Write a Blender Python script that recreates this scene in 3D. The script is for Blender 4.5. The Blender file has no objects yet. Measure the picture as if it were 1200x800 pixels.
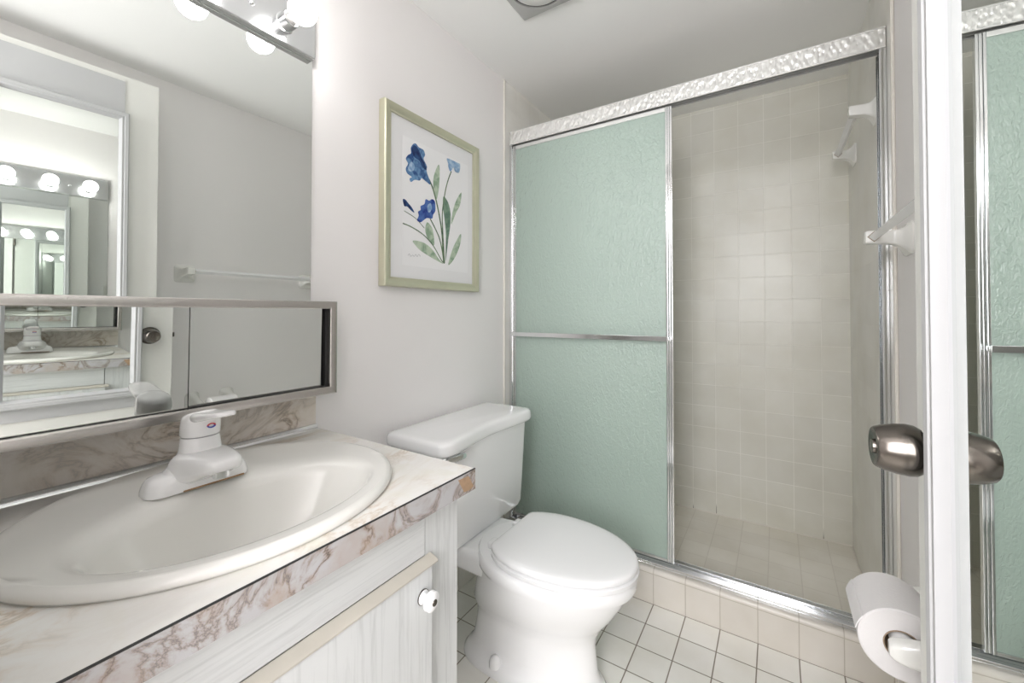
import bpy, bmesh, math, random
from mathutils import Vector, Matrix
random.seed(7)
C = bpy.context.scene.collection
sc = bpy.context.scene
PI = math.pi

# ------------------------------------------------------------------ camera, world, lights, exposure
cam_d = bpy.data.cameras.new('camera'); cam = bpy.data.objects.new('camera', cam_d); C.objects.link(cam)
F_PX = 481.1
cam_d.sensor_width = 36; cam_d.lens = F_PX / 1200 * 36; cam_d.clip_start = 0.02
cam_d.shift_y = -(400 - 359.4) / 1200
cam.location = (1.0429, -1.558, 1.068)
cam.rotation_euler = (PI/2 + 0.0144, 0, 0.5717)
sc.camera = cam
sc.view_settings.view_transform = 'Standard'; sc.view_settings.look = 'None'
sc.view_settings.gamma = 1; sc.view_settings.use_curve_mapping = False
sc.view_settings.exposure = 0.30
sc.cycles.use_denoising = True
sc.cycles.max_bounces = 16; sc.cycles.diffuse_bounces = 8; sc.cycles.glossy_bounces = 12
sc.cycles.transmission_bounces = 12; sc.cycles.sample_clamp_indirect = 6
sc.cycles.caustics_reflective = False; sc.cycles.caustics_refractive = True
w = bpy.data.worlds.new('world'); sc.world = w; w.use_nodes = True
w.node_tree.nodes['Background'].inputs[0].default_value = (.9, .93, 1, 1)
w.node_tree.nodes['Background'].inputs[1].default_value = 0.3
BULB_POWER = 22.0
HALL_FILL_W = 32.0
def area(name, loc, rot, sx, sy, watts, col):
    l = bpy.data.lights.new(name, 'AREA'); l.shape = 'RECTANGLE'; l.size = sx; l.size_y = sy
    l.energy = watts; l.color = col
    o = bpy.data.objects.new(name, l); C.objects.link(o); o.location = loc; o.rotation_euler = rot
    return o
area('hall_fill', (1.02, -2.45, 1.50), (math.radians(84), 0, 0), .58, 1.3, HALL_FILL_W, (.99, .98, 1))  # unseen fill light added behind the camera to even out the room

# ------------------------------------------------------------------ materials
def lin(c):
    return tuple(((x/255)/12.92 if x/255 <= .04045 else ((x/255+.055)/1.055)**2.4) for x in c)
def new_mat(name):
    m = bpy.data.materials.new(name); m.use_nodes = True
    return m, m.node_tree.nodes, m.node_tree.links, m.node_tree.nodes['Principled BSDF']
def mat(name, col, rough=.5, metal=0, spec=.5, coat=0, noise=0, nscale=8, bump=0, bscale=60, emit=None):
    m, N, L, b = new_mat(name)
    b.inputs['Base Color'].default_value = (*col, 1); b.inputs['Roughness'].default_value = rough
    b.inputs['Metallic'].default_value = metal; b.inputs['Specular IOR Level'].default_value = spec
    b.inputs['Coat Weight'].default_value = coat
    if noise:
        t = N.new('ShaderNodeTexCoord'); n = N.new('ShaderNodeTexNoise'); n.inputs['Scale'].default_value = nscale
        n.inputs['Detail'].default_value = 5
        r = N.new('ShaderNodeMix'); r.data_type = 'RGBA'
        r.inputs['A'].default_value = (*[c*(1-noise) for c in col], 1); r.inputs['B'].default_value = (*[min(1, c*(1+noise)) for c in col], 1)
        L.new(t.outputs['Object'], n.inputs['Vector']); L.new(n.outputs['Fac'], r.inputs['Factor']); L.new(r.outputs['Result'], b.inputs['Base Color'])
    if bump:
        t = N.new('ShaderNodeTexCoord'); n = N.new('ShaderNodeTexNoise'); n.inputs['Scale'].default_value = bscale
        bp = N.new('ShaderNodeBump'); bp.inputs['Strength'].default_value = bump; bp.inputs['Distance'].default_value = .002
        L.new(t.outputs['Object'], n.inputs['Vector']); L.new(n.outputs['Fac'], bp.inputs['Height']); L.new(bp.outputs['Normal'], b.inputs['Normal'])
    if emit:
        b.inputs['Emission Color'].default_value = (*emit[0], 1); b.inputs['Emission Strength'].default_value = emit[1]
    return m
T = 0.1095
def tile_mat(name, axes, off, col, grout, rough=.34, mortar=.0016, var=.03, stain=None, sy=T):
    """square glazed tiles; axes picks which object coordinates run along the two tile directions"""
    m, N, L, b = new_mat(name)
    t = N.new('ShaderNodeTexCoord'); s = N.new('ShaderNodeSeparateXYZ'); L.new(t.outputs['Object'], s.inputs[0])
    cb = N.new('ShaderNodeCombineXYZ')
    for k in (0, 1):
        a = N.new('ShaderNodeMath'); a.operation = 'SUBTRACT'; a.inputs[1].default_value = off[k] - 20*T
        L.new(s.outputs[axes[k]], a.inputs[0]); L.new(a.outputs[0], cb.inputs[k])
    br = N.new('ShaderNodeTexBrick'); br.offset = 0; br.squash = 1
    br.inputs['Scale'].default_value = 1; br.inputs['Brick Width'].default_value = T; br.inputs['Row Height'].default_value = sy
    br.inputs['Mortar Size'].default_value = mortar; br.inputs['Mortar Smooth'].default_value = .25; br.inputs['Bias'].default_value = 0
    br.inputs['Color1'].default_value = (*[c*(1-var) for c in col], 1); br.inputs['Color2'].default_value = (*[min(1, c*(1+var)) for c in col], 1)
    br.inputs['Mortar'].default_value = (*grout, 1)
    L.new(cb.outputs[0], br.inputs['Vector'])
    n = N.new('ShaderNodeTexNoise'); n.inputs['Scale'].default_value = 5; n.inputs['Detail'].default_value = 6
    L.new(t.outputs['Object'], n.inputs['Vector'])
    mx = N.new('ShaderNodeMix'); mx.data_type = 'RGBA'; mx.blend_type = 'MULTIPLY'; mx.inputs['Factor'].default_value = 1
    rp = N.new('ShaderNodeValToRGB'); rp.color_ramp.elements[0].position = .3; rp.color_ramp.elements[0].color = (.9, .89, .86, 1)
    rp.color_ramp.elements[1].position = .62; rp.color_ramp.elements[1].color = (1, 1, 1, 1)
    L.new(n.outputs['Fac'], rp.inputs[0]); L.new(br.outputs['Color'], mx.inputs['A']); L.new(rp.outputs[0], mx.inputs['B'])
    L.new(mx.outputs['Result'], b.inputs['Base Color'])
    if stain:     # dark mildew in the joints close to the shower floor
        zs, colr = stain
        mr = N.new('ShaderNodeMapRange'); mr.inputs['From Min'].default_value = zs; mr.inputs['From Max'].default_value = zs + .13
        mr.inputs['To Min'].default_value = 1; mr.inputs['To Max'].default_value = 0
        L.new(s.outputs[2], mr.inputs['Value'])
        n2 = N.new('ShaderNodeTexNoise'); n2.inputs['Scale'].default_value = 7; L.new(t.outputs['Object'], n2.inputs['Vector'])
        r2 = N.new('ShaderNodeMapRange'); r2.inputs['From Min'].default_value = .42; r2.inputs['From Max'].default_value = .55
        L.new(n2.outputs['Fac'], r2.inputs['Value'])
        a = N.new('ShaderNodeMath'); a.operation = 'MULTIPLY'; L.new(mr.outputs[0], a.inputs[0]); L.new(r2.outputs[0], a.inputs[1])
        a2 = N.new('ShaderNodeMath'); a2.operation = 'MULTIPLY'; L.new(a.outputs[0], a2.inputs[0]); L.new(br.outputs['Fac'], a2.inputs[1])
        m2 = N.new('ShaderNodeMix'); m2.data_type = 'RGBA'; m2.inputs['B'].default_value = (*colr, 1)
        L.new(a2.outputs[0], m2.inputs['Factor']); L.new(mx.outputs['Result'], m2.inputs['A']); L.new(m2.outputs['Result'], b.inputs['Base Color'])
    rr = N.new('ShaderNodeMapRange'); rr.inputs['To Min'].default_value = rough; rr.inputs['To Max'].default_value = .8
    L.new(br.outputs['Fac'], rr.inputs['Value']); L.new(rr.outputs[0], b.inputs['Roughness'])
    bp = N.new('ShaderNodeBump'); bp.invert = True; bp.inputs['Strength'].default_value = .5; bp.inputs['Distance'].default_value = .0012
    L.new(br.outputs['Fac'], bp.inputs['Height'])
    b2 = N.new('ShaderNodeBump'); b2.inputs['Strength'].default_value = .12; b2.inputs['Distance'].default_value = .003
    n3 = N.new('ShaderNodeTexNoise'); n3.inputs['Scale'].default_value = 14; L.new(t.outputs['Object'], n3.inputs['Vector'])
    L.new(n3.outputs['Fac'], b2.inputs['Height']); L.new(bp.outputs['Normal'], b2.inputs['Normal']); L.new(b2.outputs['Normal'], b.inputs['Normal'])
    return m
WALLC = (.89, .87, .865)
M = {}
M['wall'] = mat('wall_paint', WALLC, .55, noise=.012, nscale=3, bump=.08, bscale=180)
M['ceil'] = mat('ceiling_paint', (.92, .92, .91), .8, bump=.08, bscale=150)
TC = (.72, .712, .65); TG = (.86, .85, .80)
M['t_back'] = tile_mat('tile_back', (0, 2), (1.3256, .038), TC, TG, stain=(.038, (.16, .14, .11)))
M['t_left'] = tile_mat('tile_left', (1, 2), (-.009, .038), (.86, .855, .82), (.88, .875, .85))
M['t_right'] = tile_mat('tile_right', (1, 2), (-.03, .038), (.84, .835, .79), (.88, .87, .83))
M['t_sfloor'] = tile_mat('tile_shower_floor', (0, 1), (.7893, .7872), (.84, .815, .75), (.76, .73, .67), rough=.4, mortar=.0018)
M['t_floor'] = tile_mat('tile_floor', (0, 1), (.6567, 0), (.87, .86, .82), (.27, .24, .20), rough=.14, mortar=.0020, var=.035)
M['t_curb'] = tile_mat('tile_curb', (0, 2), (.6567, -.0), (.72, .685, .635), (.52, .48, .42), rough=.3, mortar=.0014)
M['t_base'] = tile_mat('tile_baseboard', (1, 2), (0, -.01), (.78, .77, .73), (.45, .41, .35), rough=.2)
M['door'] = mat('door_paint', (.53, .535, .54), .65, spec=.25)
M['door_cream'] = mat('door_paint_cream', (.80, .80, .765), .4)
M['porc'] = mat('porcelain', (.88, .885, .89), .07, coat=.4)
M['sink'] = mat('sink_enamel', (.79, .785, .75), .2, coat=.15)
M['plast'] = mat('white_plastic', (.84, .845, .85), .22)
M['faucet'] = mat('faucet_white', (.88, .88, .88), .12)
M['ceramic'] = mat('ceramic_white', (.80, .80, .77), .12)
M['chrome'] = mat('chrome', (.80, .81, .82), .12, metal=1)
M['barchrome'] = mat('bar_chrome', (.70, .71, .72), .16, metal=1)
M['alu'] = mat('brushed_aluminium', (.60, .57, .55), .27, metal=1)
M['sat'] = mat('satin_aluminium', (.86, .86, .85), .32, metal=.85)
M['bronze'] = mat('aged_nickel', (.15, .135, .12), .22, metal=1)
M['dark'] = mat('dark_gap', (.02, .02, .02), .6)
M['mirror'] = mat('mirror_silver', (.86, .885, .865), .0, metal=1)
M['paper'] = mat('toilet_paper', (.68, .665, .66), .95, bump=.25, bscale=260)
M['card'] = mat('cardboard_core', (.30, .22, .15), .9)
M['fan'] = mat('fan_grey', (.46, .46, .45), .45)
M['fanw'] = mat('fan_white', (.75, .75, .73), .45)
M['black'] = mat('black_rubber', (.012, .012, .012), .5)
M['rust'] = mat('rust', (.33, .20, .10), .9)
M['caulk'] = mat('caulk', (.77, .74, .68), .5)
def hammered():
    m, N, L, b = new_mat('hammered_aluminium')
    b.inputs['Base Color'].default_value = (.84, .84, .82, 1); b.inputs['Metallic'].default_value = .6; b.inputs['Roughness'].default_value = .26
    t = N.new('ShaderNodeTexCoord'); v = N.new('ShaderNodeTexVoronoi'); v.inputs['Scale'].default_value = 95; v.feature = 'SMOOTH_F1'
    mp = N.new('ShaderNodeMapping'); mp.inputs['Rotation'].default_value = (0, .6, 0); mp.inputs['Scale'].default_value = (1, 1, .6)
    L.new(t.outputs['Object'], mp.inputs[0]); L.new(mp.outputs[0], v.inputs['Vector'])
    bp = N.new('ShaderNodeBump'); bp.inputs['Strength'].default_value = .8; bp.inputs['Distance'].default_value = .005
    L.new(v.outputs['Distance'], bp.inputs['Height']); L.new(bp.outputs['Normal'], b.inputs['Normal'])
    return m
M['hammer'] = hammered()
def glass_mat():
    m, N, L, b = new_mat('obscure_green_glass')
    out = N['Material Output']
    t = N.new('ShaderNodeTexCoord')
    mp = N.new('ShaderNodeMapping'); mp.inputs['Scale'].default_value = (1.5, 1, .8); L.new(t.outputs['Object'], mp.inputs[0])
    n = N.new('ShaderNodeTexNoise'); n.inputs['Scale'].default_value = 60; n.inputs['Detail'].default_value = 3; n.inputs['Distortion'].default_value = 1.2
    L.new(mp.outputs[0], n.inputs['Vector'])
    bp = N.new('ShaderNodeBump'); bp.inputs['Strength'].default_value = 1; bp.inputs['Distance'].default_value = .006; L.new(n.outputs['Fac'], bp.inputs['Height'])
    b.inputs['Base Color'].default_value = (.90, .97, .93, 1); b.inputs['Roughness'].default_value = .30
    b.inputs['Transmission Weight'].default_value = 1; b.inputs['IOR'].default_value = 1.45
    L.new(bp.outputs['Normal'], b.inputs['Normal'])
    tr = N.new('ShaderNodeBsdfTranslucent'); tr.inputs['Color'].default_value = (.88, 1, .94, 1)
    df = N.new('ShaderNodeBsdfDiffuse'); df.inputs['Color'].default_value = (.69, .86, .76, 1)
    m1 = N.new('ShaderNodeMixShader'); m1.inputs[0].default_value = .7; L.new(tr.outputs[0], m1.inputs[1]); L.new(df.outputs[0], m1.inputs[2])
    m2 = N.new('ShaderNodeMixShader'); m2.inputs[0].default_value = .66; L.new(b.outputs[0], m2.inputs[1]); L.new(m1.outputs[0], m2.inputs[2])
    gl = N.new('ShaderNodeBsdfGlossy'); gl.inputs['Roughness'].default_value = .2; L.new(bp.outputs['Normal'], gl.inputs['Normal'])
    fr = N.new('ShaderNodeFresnel'); fr.inputs['IOR'].default_value = 1.7; L.new(bp.outputs['Normal'], fr.inputs['Normal'])
    m3 = N.new('ShaderNodeMixShader'); L.new(fr.outputs[0], m3.inputs[0]); L.new(m2.outputs[0], m3.inputs[1]); L.new(gl.outputs[0], m3.inputs[2])
    L.new(m3.outputs[0], out.inputs['Surface'])
    return m
M['glass'] = glass_mat()
def marble(name, base, dark, brown, grey, scale, rough, lo=.35):
    m, N, L, b = new_mat(name)
    t = N.new('ShaderNodeTexCoord')
    mp = N.new('ShaderNodeMapping'); mp.inputs['Rotation'].default_value = (.5, .3, .6); mp.inputs['Scale'].default_value = (1.4, .8, 1)
    L.new(t.outputs['Object'], mp.inputs[0])
    n1 = N.new('ShaderNodeTexNoise'); n1.inputs['Scale'].default_value = scale; n1.inputs['Detail'].default_value = 8; n1.inputs['Distortion'].default_value = 1.6; n1.inputs['Roughness'].default_value = .62
    L.new(mp.outputs[0], n1.inputs['Vector'])
    # veins: thin bands of |noise - .5|
    a = N.new('ShaderNodeMath'); a.operation = 'SUBTRACT'; a.inputs[1].default_value = .5; L.new(n1.outputs['Fac'], a.inputs[0])
    ab = N.new('ShaderNodeMath'); ab.operation = 'ABSOLUTE'; L.new(a.outputs[0], ab.inputs[0])
    rp = N.new('ShaderNodeValToRGB'); e = rp.color_ramp.elements
    e[0].position = 0; e[0].color = (*dark, 1); e[1].position = .09; e[1].color = (*base, 1)
    x = e.new(.012); x.color = (*brown, 1); x = e.new(.045); x.color = tuple([(p+q*2)/3 for p, q in zip(brown, base)]) + (1,)
    L.new(ab.outputs[0], rp.inputs[0])
    n2 = N.new('ShaderNodeTexNoise'); n2.inputs['Scale'].default_value = scale*.7; n2.inputs['Detail'].default_value = 4; L.new(mp.outputs[0], n2.inputs['Vector'])
    r2 = N.new('ShaderNodeValToRGB'); r2.color_ramp.elements[0].position = .46; r2.color_ramp.elements[0].color = (0, 0, 0, 1); r2.color_ramp.elements[1].position = .62; r2.color_ramp.elements[1].color = (1, 1, 1, 1)
    L.new(n2.outputs['Fac'], r2.inputs[0])
    sm = N.new('ShaderNodeMath'); sm.operation = 'MULTIPLY_ADD'; sm.inputs[1].default_value = 1-lo; sm.inputs[2].default_value = lo; L.new(r2.outputs[0], sm.inputs[0])
    mx = N.new('ShaderNodeMix'); mx.data_type = 'RGBA'; mx.inputs['A'].default_value = (*base, 1)
    L.new(sm.outputs[0], mx.inputs['Factor']); L.new(rp.outputs[0], mx.inputs['B'])
    n4 = N.new('ShaderNodeTexNoise'); n4.inputs['Scale'].default_value = scale*1.3; n4.inputs['Detail'].default_value = 6; n4.inputs['Distortion'].default_value = .8
    mp4 = N.new('ShaderNodeMapping'); mp4.inputs['Location'].default_value = (3.3, 1.7, 5); L.new(t.outputs['Object'], mp4.inputs[0]); L.new(mp4.outputs[0], n4.inputs['Vector'])
    r4 = N.new('ShaderNodeValToRGB'); r4.color_ramp.elements[0].position = .51; r4.color_ramp.elements[0].color = (0, 0, 0, 1); r4.color_ramp.elements[1].position = .72; r4.color_ramp.elements[1].color = (.75, .75, .75, 1)
    L.new(n4.outputs['Fac'], r4.inputs[0])
    m4 = N.new('ShaderNodeMix'); m4.data_type = 'RGBA'; m4.inputs['B'].default_value = (*grey, 1)
    L.new(r4.outputs[0], m4.inputs['Factor']); L.new(mx.outputs['Result'], m4.inputs['A']); L.new(m4.outputs['Result'], b.inputs['Base Color'])
    b.inputs['Roughness'].default_value = rough
    return m
M['marble_top'] = marble('marble_laminate_top', (.78, .77, .745), (.52, .46, .385), (.66, .56, .46), (.70, .68, .58), 6, .22, lo=.1)
M['marble_edge'] = marble('marble_laminate_edge', (.45, .445, .455), (.08, .07, .065), (.27, .21, .17), (.36, .27, .20), 9.5, .25, lo=.7)
M['marble_splash'] = marble('marble_laminate_backsplash', (.88, .83, .77), (.11, .08, .045), (.46, .35, .24), (.76, .69, .59), 7.2, .25, lo=.35)
def whitewash():
    m, N, L, b = new_mat('whitewashed_oak')
    t = N.new('ShaderNodeTexCoord'); mp = N.new('ShaderNodeMapping'); mp.inputs['Scale'].default_value = (1, 9, .55)
    L.new(t.outputs['Generated'], mp.inputs[0])
    mp.inputs['Scale'].default_value = (14, 34, 1.6); L.new(t.outputs['Object'], mp.inputs[0])
    n = N.new('ShaderNodeTexNoise'); n.inputs['Scale'].default_value = 3.2; n.inputs['Detail'].default_value = 8; n.inputs['Distortion'].default_value = .9; n.inputs['Roughness'].default_value = .6
    L.new(mp.outputs[0], n.inputs['Vector'])
    r = N.new('ShaderNodeValToRGB'); e = r.color_ramp.elements
    e[0].position = .30; e[0].color = (.50, .515, .515, 1); e[1].position = .50; e[1].color = (.61, .625, .625, 1)
    L.new(n.outputs['Fac'], r.inputs[0]); L.new(r.outputs[0], b.inputs['Base Color']); b.inputs['Roughness'].default_value = .42
    bp = N.new('ShaderNodeBump'); bp.inputs['Strength'].default_value = .15; bp.inputs['Distance'].default_value = .001
    L.new(n.outputs['Fac'], bp.inputs['Height']); L.new(bp.outputs['Normal'], b.inputs['Normal'])
    return m
M['oak'] = whitewash()
def whitewash_h():
    m = M['oak'].copy(); m.name = 'whitewashed_oak_horizontal'
    for n in m.node_tree.nodes:
        if n.type == 'MAPPING': n.inputs['Scale'].default_value = (14, 1.6, 34)
    return m
M['oak_h'] = whitewash_h()
M['oak_lip'] = mat('door_lip_raw', (.48, .455, .40), .5, noise=.08, nscale=30)
M['champ'] = mat('champagne_frame', (.60, .59, .45), .33, metal=.55, noise=.06, nscale=25)
M['champ_in'] = mat('champagne_frame_inner', (.74, .74, .62), .3, metal=.5)
M['matb'] = mat('mat_board', (.82, .82, .83), .7)
M['print'] = mat('print_paper', (.86, .86, .87), .8)
def paint(name, a, c, scale=42):
    m, N, L, b = new_mat(name)
    t = N.new('ShaderNodeTexCoord'); n = N.new('ShaderNodeTexNoise'); n.inputs['Scale'].default_value = scale; n.inputs['Detail'].default_value = 4; n.inputs['Distortion'].default_value = .7
    r = N.new('ShaderNodeValToRGB'); r.color_ramp.elements[0].position = .38; r.color_ramp.elements[0].color = (*a, 1); r.color_ramp.elements[1].position = .62; r.color_ramp.elements[1].color = (*c, 1)
    L.new(t.outputs['Object'], n.inputs['Vector']); L.new(n.outputs['Fac'], r.inputs[0]); L.new(r.outputs[0], b.inputs['Base Color']); b.inputs['Roughness'].default_value = .8
    return m
M['blue'] = paint('blue_wash', lin((38, 74, 128)), lin((110, 150, 190)))
M['navy'] = paint('navy_wash', lin((20, 38, 84)), lin((45, 80, 130)))
M['sky'] = paint('pale_blue_wash', lin((120, 155, 195)), lin((175, 198, 218)))
M['royal'] = paint('royal_blue_wash', lin((28, 52, 130)), lin((80, 115, 180)))
M['leaf'] = paint('leaf_wash', lin((140, 164, 140)), lin((190, 204, 184)), 40)
M['leafd'] = paint('dark_leaf_wash', lin((96, 124, 108)), lin((130, 155, 135)), 40)
M['stem'] = paint('stem_wash', lin((70, 95, 75)), lin((110, 130, 100)), 40)
M['pencil'] = mat('pencil', (.45, .45, .47), .9)
M['bulb'] = mat('lit_bulb', (1, 1, 1), .3, emit=((1, .98, .965), BULB_POWER))
M['neck'] = mat('bulb_neck', (.85, .83, .80), .3)
M['red'] = mat('red_mark', (.6, .05, .05), .4); M['bluem'] = mat('blue_mark', (.06, .1, .45), .4)

# ------------------------------------------------------------------ mesh helpers
def finish(name, bm, m, parent=None, smooth=35, loc=None):
    bmesh.ops.recalc_face_normals(bm, faces=bm.faces)
    if smooth:
        a = math.radians(smooth)
        for f in bm.faces: f.smooth = True
        for e in bm.edges:
            if len(e.link_faces) == 2 and e.calc_face_angle(0) > a: e.smooth = False
    me = bpy.data.meshes.new(name); bm.to_mesh(me); bm.free()
    o = bpy.data.objects.new(name, me); C.objects.link(o); me.materials.append(m)
    if smooth and smooth < 50:
        wn = o.modifiers.new('weighted_normals', 'WEIGHTED_NORMAL'); wn.keep_sharp = True; wn.weight = 100
    if parent: o.parent = parent
    if loc: o.location = loc
    return o
def bx(bm, x0, x1, y0, y1, z0, z1, bev=0, seg=2, mtx=None):
    r = bmesh.ops.create_cube(bm, size=1); vs = r['verts']
    for v in vs: v.co = Vector(((x0+x1)/2 + v.co.x*(x1-x0), (y0+y1)/2 + v.co.y*(y1-y0), (z0+z1)/2 + v.co.z*(z1-z0)))
    es = list({e for v in vs for e in v.link_edges})
    if bev:
        r = bmesh.ops.bevel(bm, geom=es, offset=bev, segments=seg, profile=.5, affect='EDGES')
        vs = list({v for f in r['faces'] for v in f.verts} | {v for v in vs if v.is_valid})
    if mtx is not None: bmesh.ops.transform(bm, matrix=mtx, verts=vs)
    return vs
def box(name, x0, x1, y0, y1, z0, z1, m, parent=None, bev=0, seg=2):
    bm = bmesh.new(); bx(bm, x0, x1, y0, y1, z0, z1, bev, seg); return finish(name, bm, m, parent)
def loft(bm, rings, cap0=True, cap1=True, closed=True):
    R = [[bm.verts.new(p) for p in r] for r in rings]
    n = len(R[0])
    for a, b in zip(R, R[1:]):
        for i in range(n if closed else n-1):
            j = (i+1) % n
            bm.faces.new((a[i], a[j], b[j], b[i]))
    if cap0: bm.faces.new(R[0][::-1])
    if cap1: bm.faces.new(R[-1])
    return R
def lathe(bm, prof, origin, axis, n=32, cap=True):
    """prof: list of (distance along axis, radius)"""
    ax = Vector(axis).normalized(); u = ax.orthogonal().normalized(); v = ax.cross(u); o = Vector(origin)
    loft(bm, [[o + ax*d + (u*math.cos(2*PI*k/n) + v*math.sin(2*PI*k/n))*max(r, 1e-5) for k in range(n)] for d, r in prof], cap, cap)
def tube(bm, pts, r, n=12):
    rings = []
    P = [Vector(p) for p in pts]; up = None
    for i, p in enumerate(P):
        t = (P[min(i+1, len(P)-1)] - P[max(i-1, 0)]).normalized()
        if up is None: up = t.orthogonal().normalized()
        up = (up - t*up.dot(t)).normalized(); s = t.cross(up)
        rr = r[i] if isinstance(r, (list, tuple)) else r
        rings.append([p + (up*math.cos(2*PI*k/n) + s*math.sin(2*PI*k/n))*rr for k in range(n)])
    loft(bm, rings)
def rrect(cx, cy, hx, hy, r, n=6):
    pts = []
    for sx, sy, a0 in ((1, 1, 0), (-1, 1, 90), (-1, -1, 180), (1, -1, 270)):
        for k in range(n+1):
            a = math.radians(a0 + 90*k/n)
            pts.append((cx + sx*(hx-r) + r*math.cos(a), cy + sy*(hy-r) + r*math.sin(a)))
    return pts
def empty(name, loc, label=None, cat=None, group=None, kind=None, rotz=0):
    o = bpy.data.objects.new(name, None); C.objects.link(o); o.location = loc; o.rotation_euler = (0, 0, rotz); o.empty_display_size = .05
    tag(o, label, cat, group, kind); return o
def tag(o, label=None, cat=None, group=None, kind=None):
    if label: o['label'] = label
    if cat: o['category'] = cat
    if group: o['group'] = group
    if kind: o['kind'] = kind
    return o
def keep(root, *objs):
    """parts were modelled in world coordinates: move them into the frame of their thing"""
    bpy.context.view_layer.update()
    for o in objs: o.matrix_parent_inverse = Matrix.Identity(4)
def localise(root):
    """shift all child meshes so that they sit relative to the root Empty (children modelled in world space)"""
    d = root.location
    for c in root.children:
        c.location = (c.location[0]-d[0], c.location[1]-d[1], c.location[2]-d[2])

def tilt(o, ang, about):
    """lean a pane about a horizontal line (x, z) running along y"""
    T_ = Matrix.Translation((about[0], 0, about[1])); o.data.transform(T_ @ Matrix.Rotation(ang, 4, 'Y') @ T_.inverted()); return o

# ------------------------------------------------------------------ room constants
W = 1.3256; H = 2.1357; YF = -1.53; YB = .7872; ZS = .038
def structure(o, label, cat): return tag(o, label, cat, kind='structure')
structure(box('floor', -.2, 1.45, -4.5, 0, -.1, 0, M['t_floor']), 'square off-white floor tiles with dark joints around the toilet', 'floor')
structure(box('floor_shower', 0, W, .1, YB, -.1, ZS, M['t_sfloor']), 'beige tiled shower floor behind the curb', 'floor')
structure(box('ceiling', -.1, 1.45, -1.64, YB+.1, H, H+.1, M['ceil']), 'flat white ceiling over room and shower', 'ceiling')
structure(box('wall_left', -.1, 0, -1.64, -.009, 0, H, M['wall']), 'pale wall with vanity mirror and framed iris picture', 'wall')
structure(box('wall_left_shower', -.1, .006, -.009, YB, 0, H, M['t_left'], bev=.004), 'tiled left wall of the shower', 'wall')
structure(box('wall_right', W, W+.1, -4.5, -.03, 0, H, M['wall']), 'pale right wall behind the open door with a towel bar', 'wall')
structure(box('wall_right_shower', W-.006, W+.1, -.03, YB, 0, H, M['t_right'], bev=.004), 'tiled right wall of the shower with a towel bar', 'wall')
structure(box('wall_back', -.1, W+.1, YB, YB+.1, 0, H, M['t_back']), 'beige tiled back wall of the shower', 'wall')
# front wall with the doorway the picture was taken from
bm = bmesh.new(); bx(bm, -.1, .62, YF-.11, YF, 0, H); bx(bm, .62, 1.235, YF-.11, YF, 2.05, H); bx(bm, 1.235, W, YF-.11, YF, 0, H)
structure(finish('wall_front', bm, M['wall'], smooth=0), 'pale front wall with the doorway opening', 'wall')
bm = bmesh.new(); bx(bm, -.1, W+.1, -4.5, -4.4, 0, 2.4); bx(bm, -.2, -.1, -4.5, -1.64, 0, 2.4); bx(bm, W, W+.1, -4.5, -1.64, H, 2.4); bx(bm, -.1, W, -1.64, -1.60, H, 2.4)
structure(finish('wall_hall', bm, M['wall'], smooth=0), 'pale wall of the hall outside the doorway', 'wall')
structure(box('ceiling_hall', -.2, W+.1, -4.5, -1.64, 2.4, 2.5, M['ceil']), 'white hall ceiling outside the doorway', 'ceiling')
# curb (tiled, rounded nose)
bm = bmesh.new()
prof = [(0, 0), (0, .112)] + [(.014-.014*math.cos(a), .112+.014*math.sin(a)) for a in [math.radians(x) for x in (15, 30, 45, 60, 75, 90)]] + [(.10, .124), (.10, 0)]
loft(bm, [[(x, y, z) for y, z in prof] for x in (0, W)])
structure(finish('trim_1', bm, M['t_curb']), 'low tiled curb below the shower doors', 'curb')
structure(box('baseboard_left', 0, .009, -.90, -.009, 0, .105, M['t_base'], bev=.004), 'white tile skirting along the wall behind the toilet', 'baseboard')
structure(box('baseboard_right', W-.009, W, YF, -.03, 0, .105, M['t_base'], bev=.004), 'white tile skirting along the right wall', 'baseboard')
# bullnose strip at the edges of the shower tiling
structure(box('trim_2', 0, .009, -.013, -.002, 0, H, M['caulk'], bev=.004), 'thin bullnose edge where the left shower tiling begins', 'trim')
structure(box('trim_3', W-.009, W, -.034, -.022, 0, H, M['caulk'], bev=.004), 'thin bullnose edge where the right shower tiling begins', 'trim')
# caulk joint round the shower floor
bm = bmesh.new(); bx(bm, .006, W-.006, YB-.006, YB, ZS, ZS+.005, .002, 1); bx(bm, W-.012, W-.006, .1, YB-.006, ZS, ZS+.005, .002, 1)
structure(finish('trim_4', bm, M['caulk']), 'pale caulk joint along the shower floor', 'trim')

# ------------------------------------------------------------------ vanity cabinet
VX = .522; VE = -.943; CE = -.92
van = empty('vanity_cabinet', (.26, -1.236, 0), 'whitewashed wood vanity cabinet under the marble countertop', 'cabinet')
bm = bmesh.new()
bx(bm, 0.002, VX-.018, VE-.001-.016, VE, .09, .724)          # end panel (far)
bx(bm, 0.002, VX-.018, YF+.002, YF+.018, .09, .724)          # end panel (near)
bx(bm, 0.002, VX-.018, YF+.018, VE-.017, .09, .106)          # bottom
bx(bm, 0.002, .014, YF+.018, VE-.017, .106, .724)            # back
bx(bm, VX-.075, VX-.06, YF+.002, VE, 0, .09)                 # toe kick
finish('cabinet_body', bm, M['oak'], van)
box('face_frame', VX-.018, VX, -1.030, VE, .09, .724, M['oak'], van, bev=.0015)
box('bottom_rail', VX-.018, VX, YF+.002, -1.0305, .09, .13, M['oak_h'], van, bev=.001)
box('drawer_front', VX-.018, VX+.0015, YF+.004, -1.0315, .6445, .724, M['oak_h'], van, bev=.002)
vd = box('cabinet_door', VX+.0005, VX+.017, YF+.012, -1.028, .115, .632, M['oak'], van, bev=.003)
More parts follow.
